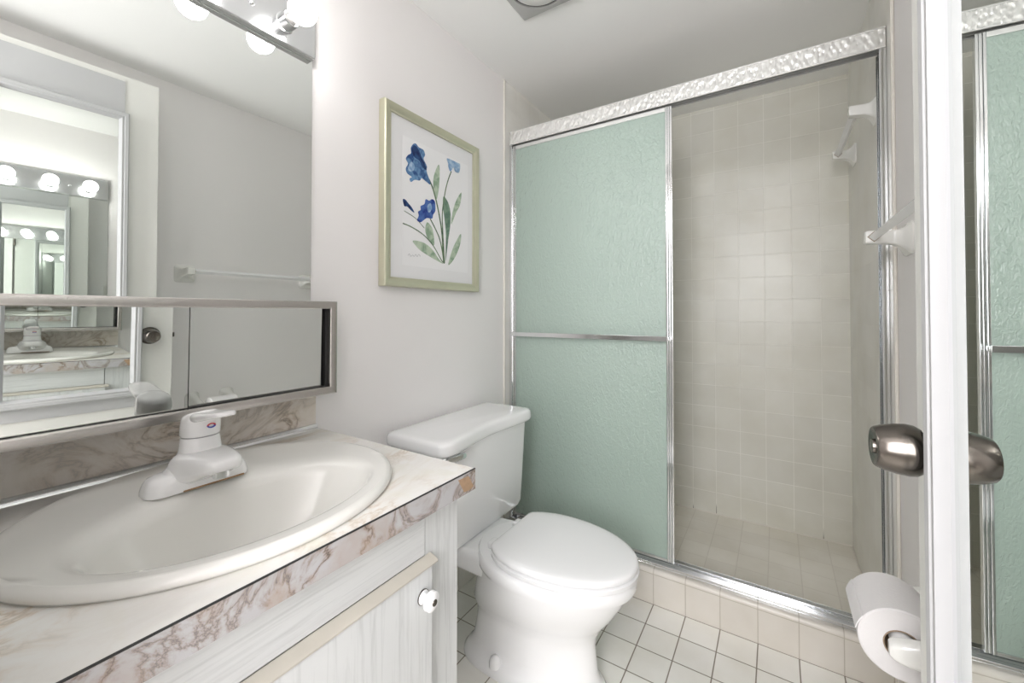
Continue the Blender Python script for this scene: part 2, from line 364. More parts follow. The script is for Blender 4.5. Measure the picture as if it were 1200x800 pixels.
# beige finger lip along the top edge of the door
bm = bmesh.new()
loft(bm, [[(VX+.0005, y, .633), (VX+.0195, y, .633), (VX+.0195, y, .6355), (VX+.0165, y, .638), (VX+.0018, y, .6435), (VX+.0005, y, .6435)] for y in (YF+.012, -1.018)])
finish('door_lip', bm, M['oak_lip'], vd)
kn = bmesh.new()
lathe(kn, [(0, .011), (.002, .0115), (.003, .007), (.010, .0065), (.013, .0135), (.017, .016), (.023, .0155), (.026, .011), (.027, 0)], (VX+.017, -1.052, .590), (1, 0, 0), 24)
k = finish('knob', kn, M['plast'], vd)
bm = bmesh.new(); lathe(bm, [(0, .0125), (.0015, .0125), (.002, .011), (.002, 0)], (VX+.0171, -1.052, .590), (1, 0, 0), 24); finish('knob_backplate', bm, M['bronze'], vd)
bm = bmesh.new(); lathe(bm, [(0, .0055), (.001, .005), (.0012, 0)], (VX+.0440, -1.052, .590), (1, 0, 0), 16); finish('knob_screw', bm, M['bronze'], vd)

# ------------------------------------------------------------------ sink geometry (shared centre) and countertop with its cut-out
SX, SY, SA, SB = .288, -1.235, .236, .262     # rim ellipse
ct = empty('countertop', (.27, -1.225, .725), 'marble-look laminate countertop with backsplash on the vanity cabinet', 'countertop')
N = 64
bm = bmesh.new()
def ell(a, b, cx=SX, cy=SY, n=N): return [(cx + a*math.cos(2*PI*k/n), cy + b*math.sin(2*PI*k/n)) for k in range(n)]
def boxring(x0, x1, y0, y1, n=N, cx=SX, cy=SY):
    out = []
    for k in range(n):
        c, s = math.cos(2*PI*k/n), math.sin(2*PI*k/n)
        tx = ((x1-cx) if c > 0 else (x0-cx))/c if abs(c) > 1e-6 else 1e9
        ty = ((y1-cy) if s > 0 else (y0-cy))/s if abs(s) > 1e-6 else 1e9
        t = min(tx, ty); out.append((cx+c*t, cy+s*t))
    # snap nearest samples to the corners
    for X in (x0, x1):
        for Y in (y0, y1):
            i = min(range(n), key=lambda i: (out[i][0]-X)**2+(out[i][1]-Y)**2); out[i] = (X, Y)
    return out
CZ = .765; inner = ell(SA-.02, SB-.02); outer = boxring(.0015, .545, YF+.001, CE)
loft(bm, [[(x, y, CZ-.04) for x, y in inner], [(x, y, CZ) for x, y in inner], [(x, y, CZ) for x, y in outer], [(x, y, CZ-.04) for x, y in outer], [(x, y, CZ-.04) for x, y in inner]], False, False)
bmesh.ops.remove_doubles(bm, verts=bm.verts, dist=1e-5)
finish('counter_slab', bm, M['marble_top'], ct, smooth=0)
es_ = box('edge_strip', .545, .5465, YF+.001, CE, CZ-.04, CZ-.0015, M['marble_edge'], ct)
box('edge_strip_end', .002, .5465, CE, CE+.0012, CZ-.04, CZ-.0015, M['marble_edge'], ct)
box('edge_seam', .5445, .5468, YF+.001, CE+.0012, CZ-.0015, CZ+.0003, M['dark'], ct)
# chipped corner of the laminate edge
bm = bmesh.new(); loft(bm, [[(x, -.970, .7585), (x, -.940, .7565), (x, -.9245, .7315), (x, -.938, .729), (x, -.953, .7305)] for x in (.5460, .5471)]); finish('chipped_edge', bm, mat('bare_chipboard', (.36, .24, .15), .9, noise=.3, nscale=90), ct, smooth=0)
box('backsplash', .0015, .02, YF+.001, CE-.004, CZ, .8655, M['marble_splash'], ct, bev=.001)
bm = bmesh.new(); loft(bm, [[(.0195, y, CZ), (.031, y, CZ), (.0285, y, CZ+.006), (.023, y, CZ+.011), (.0195, y, CZ+.012)] for y in (YF+.001, CE-.004)])
finish('cove_strip', bm, M['chrome'], ct)

# ------------------------------------------------------------------ sink
sk = empty('sink', (SX, SY, CZ), 'oval ivory drop-in sink set in the marble countertop', 'sink')
bm = bmesh.new()
def mixring(t, z, za=None):
    """t=0 outer rim ellipse, t=1 basin opening ellipse (shifted to the front)"""
    cx = SX + (.364-SX)*t; a = SA + (.116-SA)*t; b = SB + (.188-SB)*t
    return [(x, y, z) for x, y in ell(a, b, cx, SY)]
def basin(s, z, dx=0): return [(x, y, z) for x, y in ell(.116*s, .188*s, .364+dx, SY)]
def rimr(d, z): return [(x, y, z) for x, y in ell(SA-d, SB-d)]
rings = [rimr(.001, CZ+.0008), rimr(-.001, CZ+.005), rimr(.000, CZ+.009), rimr(.004, CZ+.0135), rimr(.011, CZ+.0155)]
rings += [mixring(.2, CZ+.0152), mixring(.45, CZ+.0140), mixring(.7, CZ+.0130), mixring(.84, CZ+.0115), mixring(.93, CZ+.0075), basin(1, CZ+.001), basin(.97, CZ-.010), basin(.925, CZ-.028), basin(.86, CZ-.050), basin(.77, CZ-.075), basin(.65, CZ-.097), basin(.48, CZ-.114), basin(.28, CZ-.122), basin(.115, CZ-.124)]
# outside of the bowl below the counter
under = [basin(.115, CZ-.134), basin(.55, CZ-.128), basin(.80, CZ-.100), basin(.92, CZ-.065), basin(.985, CZ-.030), basin(1.01, CZ-.008), rimr(.024, CZ-.004), rimr(.022, CZ+.0008), rimr(.001, CZ+.0008)]
loft(bm, rings + under, False, False)
bmesh.ops.remove_doubles(bm, verts=bm.verts, dist=1e-5)
finish('basin', bm, M['sink'], sk, smooth=70)
bm = bmesh.new(); lathe(bm, [(-.012, .020), (-.003, .0215), (0, .0225), (.0015, .0215), (.0005, .016), (-.006, .014), (-.006, 0)], (.364, SY, CZ-.122), (0, 0, 1), 28)
for v in bm.verts: v.co.x = .364 + (v.co.x-.364)*.9
finish('drain', bm, M['chrome'], sk)

# ------------------------------------------------------------------ faucet
FX, FY, FZ = .207, -1.249, CZ+.0135
fa = empty('faucet', (FX, FY, FZ), 'white single-lever faucet on the back deck of the oval sink', 'faucet')
bm = bmesh.new()
def rr3(cx, cy, hx, hy, r, z, n=8): return [(x, y, z) for x, y in rrect(cx, cy, hx, hy, r, n)]
loft(bm, [rr3(FX, FY-.006, .029, .074, .022, FZ), rr3(FX, FY-.006, .029, .074, .022, FZ+.006), rr3(FX, FY-.006, .026, .071, .020, FZ+.017), rr3(FX, FY-.006, .022, .067, .018, FZ+.024), rr3(FX, FY-.006, .016, .057, .014, FZ+.028)])
finish('base_plate', bm, M['faucet'], fa, smooth=50)
bm = bmesh.new()   # body: skirt rising out of the base into the column
loft(bm, [rr3(FX, FY, .022, .062, .018, FZ+.020), rr3(FX-.001, FY, .023, .050, .020, FZ+.030), rr3(FX-.003, FY, .024, .037, .020, FZ+.042), rr3(FX-.005, FY, .024, .030, .022, FZ+.056), rr3(FX-.006, FY, .0245, .0275, .0235, FZ+.078)])
finish('body', bm, M['faucet'], fa, smooth=50)
bm = bmesh.new()   # spout: broad hood running out over the bowl
S = []
for x, zt, zb, hy in ((FX-.005, .052, .006, .046), (FX+.012, .053, .007, .046), (FX+.026, .0545, .010, .043), (FX+.045, .0555, .018, .038), (FX+.065, .0555, .027, .033), (FX+.082, .0545, .033, .028), (FX+.092, .0525, .036, .023), (FX+.096, .049, .039, .016)):
    z = FZ + zt; th = zt - zb
    ring = []
    for a, b in rrect(0, 0, hy, th/2, min(hy, th/2)*.8, 5): ring.append((x, FY + a, z - th/2 + b + (.004 if b > 0 else 0)*(1-(a/hy)**2)))
    S.append(ring)
loft(bm, S); finish('spout', bm, M['faucet'], fa, smooth=60)
bm = bmesh.new(); lathe(bm, [(0, .0118), (.010, .0118), (.0115, .0105), (.0115, .008), (.006, .008), (.006, 0)], (FX+.074, FY, FZ+.034), (0, 0, -1), 24); finish('aerator', bm, M['chrome'], fa)
bm = bmesh.new()   # handle: drum with a flared top and a lever reaching forward
loft(bm, [[(x + dx, y, z + max(0, z-FZ-.09)/.03*(x-FX+.006)*.30) for x, y in rrect(FX-.006, FY, hx, hy, min(hx, hy)*.96, 8)] for z, hx, hy, dx in ((FZ+.080, .0245, .0275, 0), (FZ+.083, .026, .029, 0), (FZ+.098, .0265, .0285, .001), (FZ+.108, .027, .0275, .002), (FZ+.114, .026, .026, .003), (FZ+.118, .021, .021, .004), (FZ+.1195, .010, .010, .004))])
S = []
for x, z, hy, th in ((FX-.010, FZ+.1085, .010, .008), (FX+.010, FZ+.1125, .022, .016), (FX+.035, FZ+.1165, .0225, .013), (FX+.060, FZ+.121, .0215, .0105), (FX+.080, FZ+.1245, .0185, .009), (FX+.092, FZ+.1265, .0135, .0075), (FX+.098, FZ+.127, .006, .005)):
    S.append([(x, FY + a, z + b) for a, b in rrect(0, 0, hy, th/2, th/2*.9, 5)])
loft(bm, S); hd = finish('lever_handle', bm, M['faucet'], fa, smooth=60)
bm = bmesh.new(); lathe(bm, [(0, .0245), (.0035, .0245)], (FX-.006, FY, FZ+.077), (0, 0, 1), 32); finish('handle_collar', bm, mat('grey_gap', (.35, .35, .36), .4), fa)
for nm, mm, a0 in (('red_indicator', M['red'], 0), ('blue_indicator', M['bluem'], PI)):
    bm = bmesh.new(); c = (FX+.0217, FY+.006, FZ+.097)
    pts = [(math.cos(a0+PI*k/10), math.sin(a0+PI*k/10)) for k in range(11)]
    loft(bm, [[(c[0]+d-.25*abs(r*p[0])**1.0*.0, c[1]+p[0]*r*.0066, c[2]+p[1]*r*.0042) for p in pts for r in (1,)] + [(c[0]+d, c[1]+p[0]*.0042, c[2]+p[1]*.0022) for p in pts[::-1]] for d in (-.002, .0006)])
    finish(nm, bm, mm, hd, smooth=0)
# rust streak where the base meets the sink
box('rust_line', FX+.0280, FX+.0300, FY-.035, FY+.055, FZ-.0005, FZ+.0022, M['rust'], fa, bev=.0008)

# ------------------------------------------------------------------ wall mirror and medicine cabinet, light bar
ME = -.932
mr = empty('wall_mirror', (.003, -1.23, 1.41), 'large frameless wall mirror between light bar and sliding mirror cabinet', 'mirror')
box('mirror_backing', .0002, .0018, YF+.003, ME, 1.085, 1.745, M['dark'], mr)
box('mirror_glass', .0018, .0050, YF+.003, ME, 1.085, 1.745, M['mirror'], mr)
CX = .105; z0, z1 = .866, 1.096; ye = -.921
mc = empty('mirror_cabinet', (0, -1.225, z0), 'low wall cabinet with sliding mirror doors in a brushed metal frame above the backsplash', 'cabinet')
bm = bmesh.new()
bx(bm, .0055, CX-.012, YF+.002, ye-.002, z0+.001, z0+.014); bx(bm, .0055, CX-.012, YF+.002, ye-.002, z1-.014, z1-.001)
bx(bm, .0055, CX-.012, ye-.014, ye-.002, z0+.014, z1-.014); bx(bm, .0055, .012, YF+.002, ye-.014, z0+.014, z1-.014)
finish('cabinet_box', bm, M['sat'], mc)
bm = bmesh.new(); fw = .018     # mitred front frame
def bar_y(y0, y1, za, zb, m0, m1):
    """horizontal bar whose ends are mitred by m0/m1"""
    loft(bm, [[(CX-.014, y0, za), (CX, y0 + 0, za), (CX+.002, y0 + m0*.2, za+.003), (CX+.002, y0 + m0*.8, zb-.003), (CX, y0+m0, zb), (CX-.014, y0+m0, zb)],
              [(CX-.014, y1, za), (CX, y1, za), (CX+.002, y1 - m1*.2, za+.003), (CX+.002, y1 - m1*.8, zb-.003), (CX, y1-m1, zb), (CX-.014, y1-m1, zb)]])
bar_y(YF+.002, ye, z0, z0+fw, 0, fw)
loft(bm, [[(CX-.014, YF+.002, z1), (CX, YF+.002, z1), (CX+.002, YF+.002, z1-.003), (CX+.002, YF+.002, z1-fw+.003), (CX, YF+.002, z1-fw), (CX-.014, YF+.002, z1-fw)],
          [(CX-.014, ye, z1), (CX, ye, z1), (CX+.002, ye-.003, z1-.003), (CX+.002, ye-fw+.003, z1-fw+.003), (CX, ye-fw, z1-fw), (CX-.014, ye-fw, z1-fw)]])
loft(bm, [[(CX-.014, ye, z0), (CX, ye, z0), (CX+.002, ye-.003, z0+.003), (CX+.002, ye-fw+.003, z0+fw-.003), (CX, ye-fw, z0+fw), (CX-.014, ye-fw, z0+fw)],
          [(CX-.014, ye, z1), (CX, ye, z1), (CX+.002, ye-.003, z1-.003), (CX+.002, ye-fw+.003, z1-fw+.003), (CX, ye-fw, z1-fw), (CX-.014, ye-fw, z1-fw)]])
finish('frame', bm, M['alu'], mc)
box('track_channel', CX-.030, CX-.012, YF+.004, ye-.002, z0+.004, z0+.0195, M['dark'], mc)
box('side_channel', CX-.030, CX-.013, ye-fw-.006, ye-.004, z0+.01, z1-.01, M['dark'], mc)
sd = box('sliding_mirror', CX-.0145, CX-.0105, YF+.004, -1.2305, z0+.012, z1-.012, M['mirror'], mc)
tilt(sd, math.radians(1.4), (CX-.0125, .98))
pe = box('pane_edge', CX-.0147, CX-.0102, -1.2305, -1.229, z0+.012, z1-.012, M['dark'], sd); tilt(pe, math.radians(1.4), (CX-.0125, .98))
sd = box('sliding_mirror', CX-.0215, CX-.0175, -1.255, -.953, z0+.012, z1-.012, M['mirror'], mc)
tilt(sd, math.radians(1.4), (CX-.0195, .98))
# bulb bar
LE = -.934
lb = empty('vanity_light_bar', (.0, -1.24, 1.735), 'chrome strip light with round globe bulbs above the wall mirror', 'light')
LZ0, LZ1 = 1.736, 1.850
bm = bmesh.new(); bx(bm, .0055, .024, YF+.006, LE, LZ0, LZ1, .003, 3)
finish('housing', bm, M['barchrome'], lb)
BY = [-1.015, -1.167, -1.319, -1.471]; BZ = 1.786
for i, y in enumerate(BY):
    bm = bmesh.new(); lathe(bm, [(0, .024), (.003, .024), (.004, .021), (.032, .0205), (.034, .0195), (.034, .015), (.02, .015)], (.024, y, BZ), (1, 0, 0), 28)
    so = finish('socket', bm, M['chrome'], lb)
    bm = bmesh.new(); prof = [(0, .0125), (.012, .0135), (.026, .0172)]
    c, r = .053, .032
    prof += [(c - r*math.cos(math.radians(a)), r*math.sin(math.radians(a))) for a in range(34, 179, 12)] + [(c+r, 0)]
    lathe(bm, [(0, 0.0)] + prof[:3], (.050, y, BZ), (1, 0, 0), 28)
    b_ = finish('bulb_neck', bm, M['neck'], so)
    bm = bmesh.new(); lathe(bm, [(d, q) for d, q in prof[2:]], (.050, y, BZ), (1, 0, 0), 32); finish('globe_bulb', bm, M['bulb'], so)
for y in (-1.091, -1.395):
    bm = bmesh.new(); lathe(bm, [(0, .006), (.003, .0055), (.005, .003), (.005, 0)], (.024, y, BZ+.003), (1, 0, 0), 16); finish('screw_cap', bm, M['chrome'], lb)

# ------------------------------------------------------------------ framed iris picture
PY0, PY1, PZ0, PZ1 = -.708, -.228, 1.152, 1.738
pc = empty('framed_picture', (.0, -.468, 1.152), 'framed watercolour of blue irises in a pale green metallic frame above the toilet', 'picture')
fwid = .030
bm = bmesh.new()
prof = [(0, .0005), (0, .026), (.003, .030), (.010, .0295), (.019, .0245), (.024, .0215), (.030, .0215), (.030, .0165), (.022, .0005)]   # (inset, x)
def corner(d, ix): return {0: (PY0+d, PZ0+d), 1: (PY1-d, PZ0+d), 2: (PY1-d, PZ1-d), 3: (PY0+d, PZ1-d)}[ix]
rings = [[(x, *corner(d, k)) for d, x in prof] for k in range(4)]
loft(bm, rings + [rings[0]], False, False); bmesh.ops.remove_doubles(bm, verts=bm.verts, dist=1e-6)
finish('frame', bm, M['champ'], pc, smooth=25)
box('mat_board', .0010, .0155, PY0+.024, PY1-.024, PZ0+.024, PZ1-.024, M['matb'], pc)
box('print_sheet', .0156, .0160, -.626, -.286, 1.225, 1.652, M['print'], pc)
ART = {
  'iris_big': [(-0.581,1.636), (-0.568,1.643), (-0.554,1.635), (-0.532,1.633), (-0.524,1.618), (-0.531,1.602), (-0.515,1.581), (-0.516,1.563), (-0.496,1.523), (-0.522,1.528), (-0.540,1.533), (-0.549,1.522), (-0.572,1.518), (-0.589,1.506), (-0.595,1.516), (-0.585,1.524), (-0.606,1.531), (-0.612,1.545), (-0.602,1.564), (-0.612,1.577), (-0.602,1.593), (-0.589,1.603), (-0.590,1.620)],
  'iris_big_dark': [(-0.577,1.634), (-0.559,1.630), (-0.541,1.606), (-0.516,1.570), (-0.536,1.571), (-0.551,1.589), (-0.575,1.595), (-0.585,1.615)],
  'iris_big_light': [(-0.599,1.559), (-0.587,1.575), (-0.574,1.565), (-0.578,1.548), (-0.592,1.541), (-0.602,1.545)],
  'iris_low': [(-0.544,1.435), (-0.526,1.446), (-0.520,1.464), (-0.503,1.463), (-0.488,1.472), (-0.474,1.465), (-0.472,1.434), (-0.483,1.418), (-0.488,1.403), (-0.512,1.400), (-0.526,1.392), (-0.544,1.379), (-0.560,1.383), (-0.553,1.400), (-0.556,1.413), (-0.544,1.422)],
  'iris_low_light': [(-0.510,1.446), (-0.495,1.455), (-0.490,1.437), (-0.503,1.421), (-0.512,1.429)],
  'iris_pale': [(-0.411,1.642), (-0.381,1.644), (-0.353,1.644), (-0.336,1.642), (-0.341,1.610), (-0.364,1.607), (-0.375,1.619), (-0.391,1.599), (-0.402,1.611), (-0.404,1.625)],
  'bud': [(-0.625,1.439), (-0.614,1.441), (-0.601,1.432), (-0.584,1.420), (-0.574,1.406), (-0.589,1.411), (-0.606,1.420), (-0.618,1.419)],
  'L1': [(-0.454,1.606), (-0.449,1.579), (-0.454,1.515), (-0.466,1.477), (-0.479,1.502), (-0.482,1.542), (-0.472,1.576)],
  'L2': [(-0.428,1.496), (-0.402,1.477), (-0.389,1.437), (-0.393,1.385), (-0.401,1.348), (-0.407,1.311), (-0.417,1.260), (-0.414,1.353), (-0.423,1.416), (-0.431,1.457)],
  'L3': [(-0.326,1.536), (-0.335,1.485), (-0.358,1.450), (-0.385,1.401), (-0.378,1.446), (-0.358,1.495)],
  'L4': [(-0.512,1.385), (-0.488,1.369), (-0.478,1.336), (-0.478,1.309), (-0.507,1.325), (-0.521,1.356)],
  'L5': [(-0.578,1.311), (-0.530,1.311), (-0.488,1.294), (-0.453,1.263), (-0.430,1.248), (-0.478,1.260), (-0.539,1.280), (-0.566,1.296)],
  'L6': [(-0.329,1.374), (-0.335,1.328), (-0.368,1.273), (-0.401,1.246), (-0.385,1.292), (-0.363,1.332)],
  'A': [(-0.527,1.560), (-0.493,1.525), (-0.469,1.476), (-0.448,1.411), (-0.435,1.350), (-0.431,1.294), (-0.424,1.249)],
  'B': [(-0.386,1.601), (-0.407,1.555), (-0.423,1.501), (-0.435,1.427), (-0.431,1.350), (-0.422,1.252)],
  'C': [(-0.498,1.401), (-0.468,1.365), (-0.448,1.334), (-0.433,1.287), (-0.427,1.252)],
  'D': [(-0.624,1.361), (-0.584,1.355), (-0.530,1.338), (-0.483,1.308), (-0.443,1.264), (-0.430,1.252)],
  'E': [(-0.618,1.403), (-0.567,1.388), (-0.526,1.362)],
  'sig': [(-0.601,1.258), (-0.594,1.264), (-0.589,1.256), (-0.580,1.262), (-0.573,1.258), (-0.566,1.266), (-0.559,1.259), (-0.552,1.268), (-0.544,1.261)],
  'mat_line': [(-0.626,1.643), (-0.286,1.661)],
}
def catmull(pts, closed, n=4):
    out = []; m = len(pts)
    rng = range(m if closed else m-1)
    for i in rng:
        if closed: p = [pts[(i+k) % m] for k in (-1, 0, 1, 2)]
        else: p = [pts[max(i-1, 0)], pts[i], pts[i+1], pts[min(i+2, m-1)]]
        for k in range(n):
            t = k/n
            out.append(tuple(.5*((2*p[1][j]) + (-p[0][j]+p[2][j])*t + (2*p[0][j]-5*p[1][j]+4*p[2][j]-p[3][j])*t*t + (-p[0][j]+3*p[1][j]-3*p[2][j]+p[3][j])*t**3) for j in (0, 1)))
    if not closed: out.append(pts[-1])
    return out
def blot(bm, pts, x):
    pts = catmull(pts, True)
    a = [bm.verts.new((x, y, z)) for y, z in pts]; b = [bm.verts.new((x-.0006, y, z)) for y, z in pts]
    n = len(a)
    for i in range(n): bm.faces.new((a[i], a[(i+1) % n], b[(i+1) % n], b[i]))
    es = [e for e in bm.edges if all(abs(v.co.x-x) < 1e-7 for v in e.verts) and all(v in a for v in e.verts)]
    bmesh.ops.triangle_fill(bm, use_beauty=True, edges=es)
def stroke(bm, pts, wd, x):
    pts = catmull(pts, False); L_, R_ = [], []
    for i, p in enumerate(pts):
        q0, q1 = pts[max(i-1, 0)], pts[min(i+1, len(pts)-1)]
        dx, dy = q1[0]-q0[0], q1[1]-q0[1]; l = math.hypot(dx, dy) or 1
        L_.append((x, p[0]-dy/l*wd/2, p[1]+dx/l*wd/2)); R_.append((x, p[0]+dy/l*wd/2, p[1]-dx/l*wd/2))
    rings = [[l, r, (x-.0006, r[1], r[2]), (x-.0006, l[1], l[2])] for l, r in zip(L_, R_)]
    loft(bm, rings)
def art(name, m, blots=(), strokes=(), x=.0163):
    bm = bmesh.new()
    for k, b in enumerate(blots): blot(bm, ART[b], x + k*.00003)
    for k, (s, wd) in enumerate(strokes): stroke(bm, ART[s], wd, x + .00005*k)
    return finish(name, bm, m, pc, smooth=0)
art('painted_pale_leaves', M['leaf'], ['L1', 'L3', 'L4', 'L5', 'L6'], x=.0163)
art('painted_dark_leaf', M['leafd'], ['L2'], x=.0166)
art('painted_stems', M['stem'], [], [('A', .006), ('B', .0045), ('C', .0045), ('D', .0035), ('E', .002)], x=.0168)
art('painted_iris', M['blue'], ['iris_big'], x=.0171)
art('painted_iris_shade', M['navy'], ['iris_big_dark'], x=.0174)
art('painted_bud', M['navy'], ['bud'], x=.0174)
art('painted_iris_light', M['sky'], ['iris_big_light'], x=.0174)
art('painted_pale_iris', M['sky'], ['iris_pale'], x=.0174)
art('painted_low_iris', M['royal'], ['iris_low'], x=.0171)
art('painted_low_iris_light', M['sky'], ['iris_low_light'], x=.0174)
art('painted_signature', M['pencil'], [], [('sig', .0012)], x=.0165)

# ------------------------------------------------------------------ toilet
TY = -.45
to = empty('toilet', (.38, TY, 0), 'white two-piece toilet with closed lid between vanity and shower', 'toilet')
def egg(xb, xf, hw, z, cy=TY, xm=None, p=2.0, pb=2.6, n=56):
    xm = xb + (xf-xb)*.42 if xm is None else xm
    out = []
    for k in range(n):
        a = 2*PI*k/n; c, s = math.cos(a), math.sin(a)
        q = p if c >= 0 else pb
        x = xm + (xf-xm if c >= 0 else xm-xb)*math.copysign(abs(c)**(2/q), c)
        y = cy + hw*math.copysign(abs(s)**(2/q), s)
        out.append((x, y, z))
    return out
bm = bmesh.new()
R_ = [egg(.185, .640, .118, 0, pb=3.5), egg(.185, .640, .118, .012, pb=3.5), egg(.195, .632, .108, .024, pb=3.5), egg(.205, .620, .094, .034, pb=3.5),
      egg(.215, .613, .091, .06, pb=3.5), egg(.225, .608, .090, .11, pb=3.5), egg(.225, .606, .092, .135, pb=3.2),
      egg(.225, .612, .100, .160, pb=3.2), egg(.220, .628, .118, .19, pb=3.0), egg(.225, .660, .138, .23, pb=2.4), egg(.23, .687, .154, .275, pb=2.1),
      egg(.235, .698, .158, .303, pb=2.05), egg(.235, .700, .160, .311, pb=2.05), egg(.235, .7180, .1715, .3155, pb=2.05), egg(.235, .722, .174, .325, pb=2.05), egg(.235, .722, .174, .343, pb=2.05), egg(.240, .716, .168, .350, pb=2.05),
      egg(.30, .66, .12, .350, xm=.46), egg(.31, .65, .11, .335, xm=.46), egg(.33, .62, .09, .26, xm=.46), egg(.38, .55, .05, .20, xm=.46)]
loft(bm, R_)
# deck that carries the tank
DK = []
for x, hw, zt, zb in ((.035, .095, .331, .300), (.05, .112, .333, .292), (.12, .122, .334, .284), (.20, .126, .338, .275), (.26, .122, .344, .272), (.33, .124, .3485, .272), (.38, .130, .3490, .30)):
    DK.append([(x, TY + a, (zt+zb)/2 + b) for a, b in rrect(0, 0, hw, (zt-zb)/2, min(.02, (zt-zb)/2*.9), 5)])
loft(bm, DK)
bowl = finish('bowl', bm, M['porc'], to, smooth=50)
bm = bmesh.new()   # trapway bulge is inside the foot: bolt caps sit on the flange
for s in (-1, 1):
    b2 = bmesh.new(); cx_, cy_ = .335, TY + s*.100
    lathe(b2, [(0, .0185), (.012, .0182), (.022, .015), (.028, .009), (.030, 0)], (cx_, cy_, .0235), (0, 0, 1), 24)
    finish('bolt_cap', b2, M['plast'], bowl)
bm.free()
# tank
TKY = -.44
bm = bmesh.new()
def tk(x0, x1, hy, r, z): return [(x, y, z) for x, y in rrect((x0+x1)/2, TKY, (x1-x0)/2, hy, r, 6)]
loft(bm, [tk(.055, .195, .215, .03, .335), tk(.040, .214, .236, .03, .342), tk(.034, .220, .243, .028, .36), tk(.030, .226, .247, .026, .5), tk(.026, .232, .252, .024, .662)])
tank = finish('tank', bm, M['porc'], to, smooth=50)
# gasket and bolts between tank and bowl
bm = bmesh.new(); lathe(bm, [(0, .04), (.012, .04)], (.13, TKY, .3335), (0, 0, 1), 24)
finish('tank_gasket', bm, M['black'], to)
for s in (-1, 1):
    bm = bmesh.new(); lathe(bm, [(0, .007), (.07, .007)], (.14, TKY+s*.10, .268), (0, 0, 1), 12); finish('tank_bolt', bm, M['bronze'], tank)
bm = bmesh.new()
def lidring(z, d, zf=0):
    front = [(.255, -.694), (.267, -.675), (.2685, -.64), (.264, -.600), (.256, -.555), (.249, -.515), (.2445, -.47), (.243, -.42), (.245, -.37), (.249, -.32), (.252, -.27), (.2535, -.225), (.251, -.195), (.241, -.177)]
    pts = [(.225, -.703)] + front + [(.225, -.171), (.12, -.169), (.045, -.170), (.026, -.178), (.021, -.20), (.020, -.32), (.020, -.55), (.021, -.675), (.027, -.694), (.045, -.702), (.12, -.704)]
    cx_, cy_ = .14, -.436
    return [(x - math.copysign(min(d, abs(x-cx_)), x-cx_), y - math.copysign(min(d, abs(y-cy_)), y-cy_), z) for x, y in catmull(pts, True, 3)]
loft(bm, [lidring(.658, .012), lidring(.659, .006), lidring(.664, .001), lidring(.672, 0), lidring(.688, .001), lidring(.694, .003), lidring(.6985, .008), lidring(.7005, .016), lidring(.7015, .03)])
finish('tank_lid', bm, M['porc'], to, smooth=50)
bm = bmesh.new()   # flush lever
lathe(bm, [(0, .014), (.006, .014), (.012, .009), (.016, .009)], (.229, -.655, .640), (1, 0, 0), 20)
S = []
for y, z, hh, th in ((-.668, .640, .008, .009), (-.650, .640, .011, .011), (-.625, .6385, .010, .010), (-.600, .6370, .0095, .009), (-.586, .6365, .0085, .008), (-.580, .6365, .005, .005)):
    S.append([(.247 + b, y, z + a) for a, b in rrect(0, 0, hh, th/2, th/2*.9, 5)])
loft(bm, S); finish('flush_lever', bm, M['chrome'], tank)
# seat and lid
bm = bmesh.new()
def eggo(xb, xf, hw, z, d=0): return [(max(x, .326 + d), y, zz) for x, y, zz in egg(xb+d-.025, xf-d, hw-d, z, xm=.475, p=2.05, pb=2.2)]
loft(bm, [eggo(.31, .728, .168, .3545, .004), eggo(.31, .728, .168, .3555, .001), eggo(.31, .728, .168, .3655), eggo(.31, .728, .168, .368, .003), eggo(.36, .68, .13, .368, 0), eggo(.39, .64, .10, .360), eggo(.39, .64, .10, .352)], True, True)
seat = finish('seat', bm, M['plast'], to, smooth=50)
bm = bmesh.new()
def lidr(z, d=0):
    out = []
    for x, y, zz in egg(.285, .726-d, .166-d, z, xm=.475, p=2.05, pb=2.2):
        x = max(x, .328 + d*.5); out.append((x, y, zz))
    return out
loft(bm, [lidr(.3722, .003), lidr(.3735, .0005), lidr(.380, 0), lidr(.385, .002), lidr(.388, .007), lidr(.3900, .016), lidr(.3915, .035), lidr(.3925, .07)])
lid = finish('seat_lid', bm, M['plast'], to, smooth=50)
for s in (-1, 1):
    bm = bmesh.new(); bx(bm, .296, .333, TY + s*.07 - .018, TY + s*.07 + .018, .350, .371, .006, 3); finish('hinge', bm, M['plast'], seat)
# water supply line (mostly hidden)
bm = bmesh.new(); tube(bm, [(.09, -.62, .335), (.085, -.625, .28), (.06, -.63, .22), (.03, -.63, .19), (.001, -.63, .18)], .006, 10)
lathe(bm, [(0, .016), (.022, .016), (.024, .010)], (.09, -.62, .345), (0, 0, -1), 16)
finish('supply_line', bm, M['black'], to)

# ------------------------------------------------------------------ shower enclosure
DY = .050
se = empty('shower_door_frame', (W/2, DY, .124), 'silver shower door frame with hammered top rail on the tiled curb', 'shower frame')
bm = bmesh.new()
bx(bm, .008, W-.0075, .030, .033, 1.846, 1.902, .001, 1)
finish('header_front', bm, M['hammer'], se)
bm = bmesh.new()
bx(bm, .0075, W-.007, .030, .078, 1.902, 1.906, .0005, 1); bx(bm, .0075, W-.007, .0775, .080, 1.85, 1.903); bx(bm, .008, W-.008, .028, .033, 1.843, 1.8465, .0005, 1)
bx(bm, .0075, W-.007, .0335, .077, 1.872, 1.876)
finish('header_rail', bm, M['sat'], se)
bm = bmesh.new(); bx(bm, .008, W-.008, .034, .036, 1.846, 1.872); bx(bm, .008, W-.008, .053, .055, 1.846, 1.872); bx(bm, .008, W-.008, .074, .0765, 1.846, 1.872)
finish('header_channel', bm, M['fan'], se)
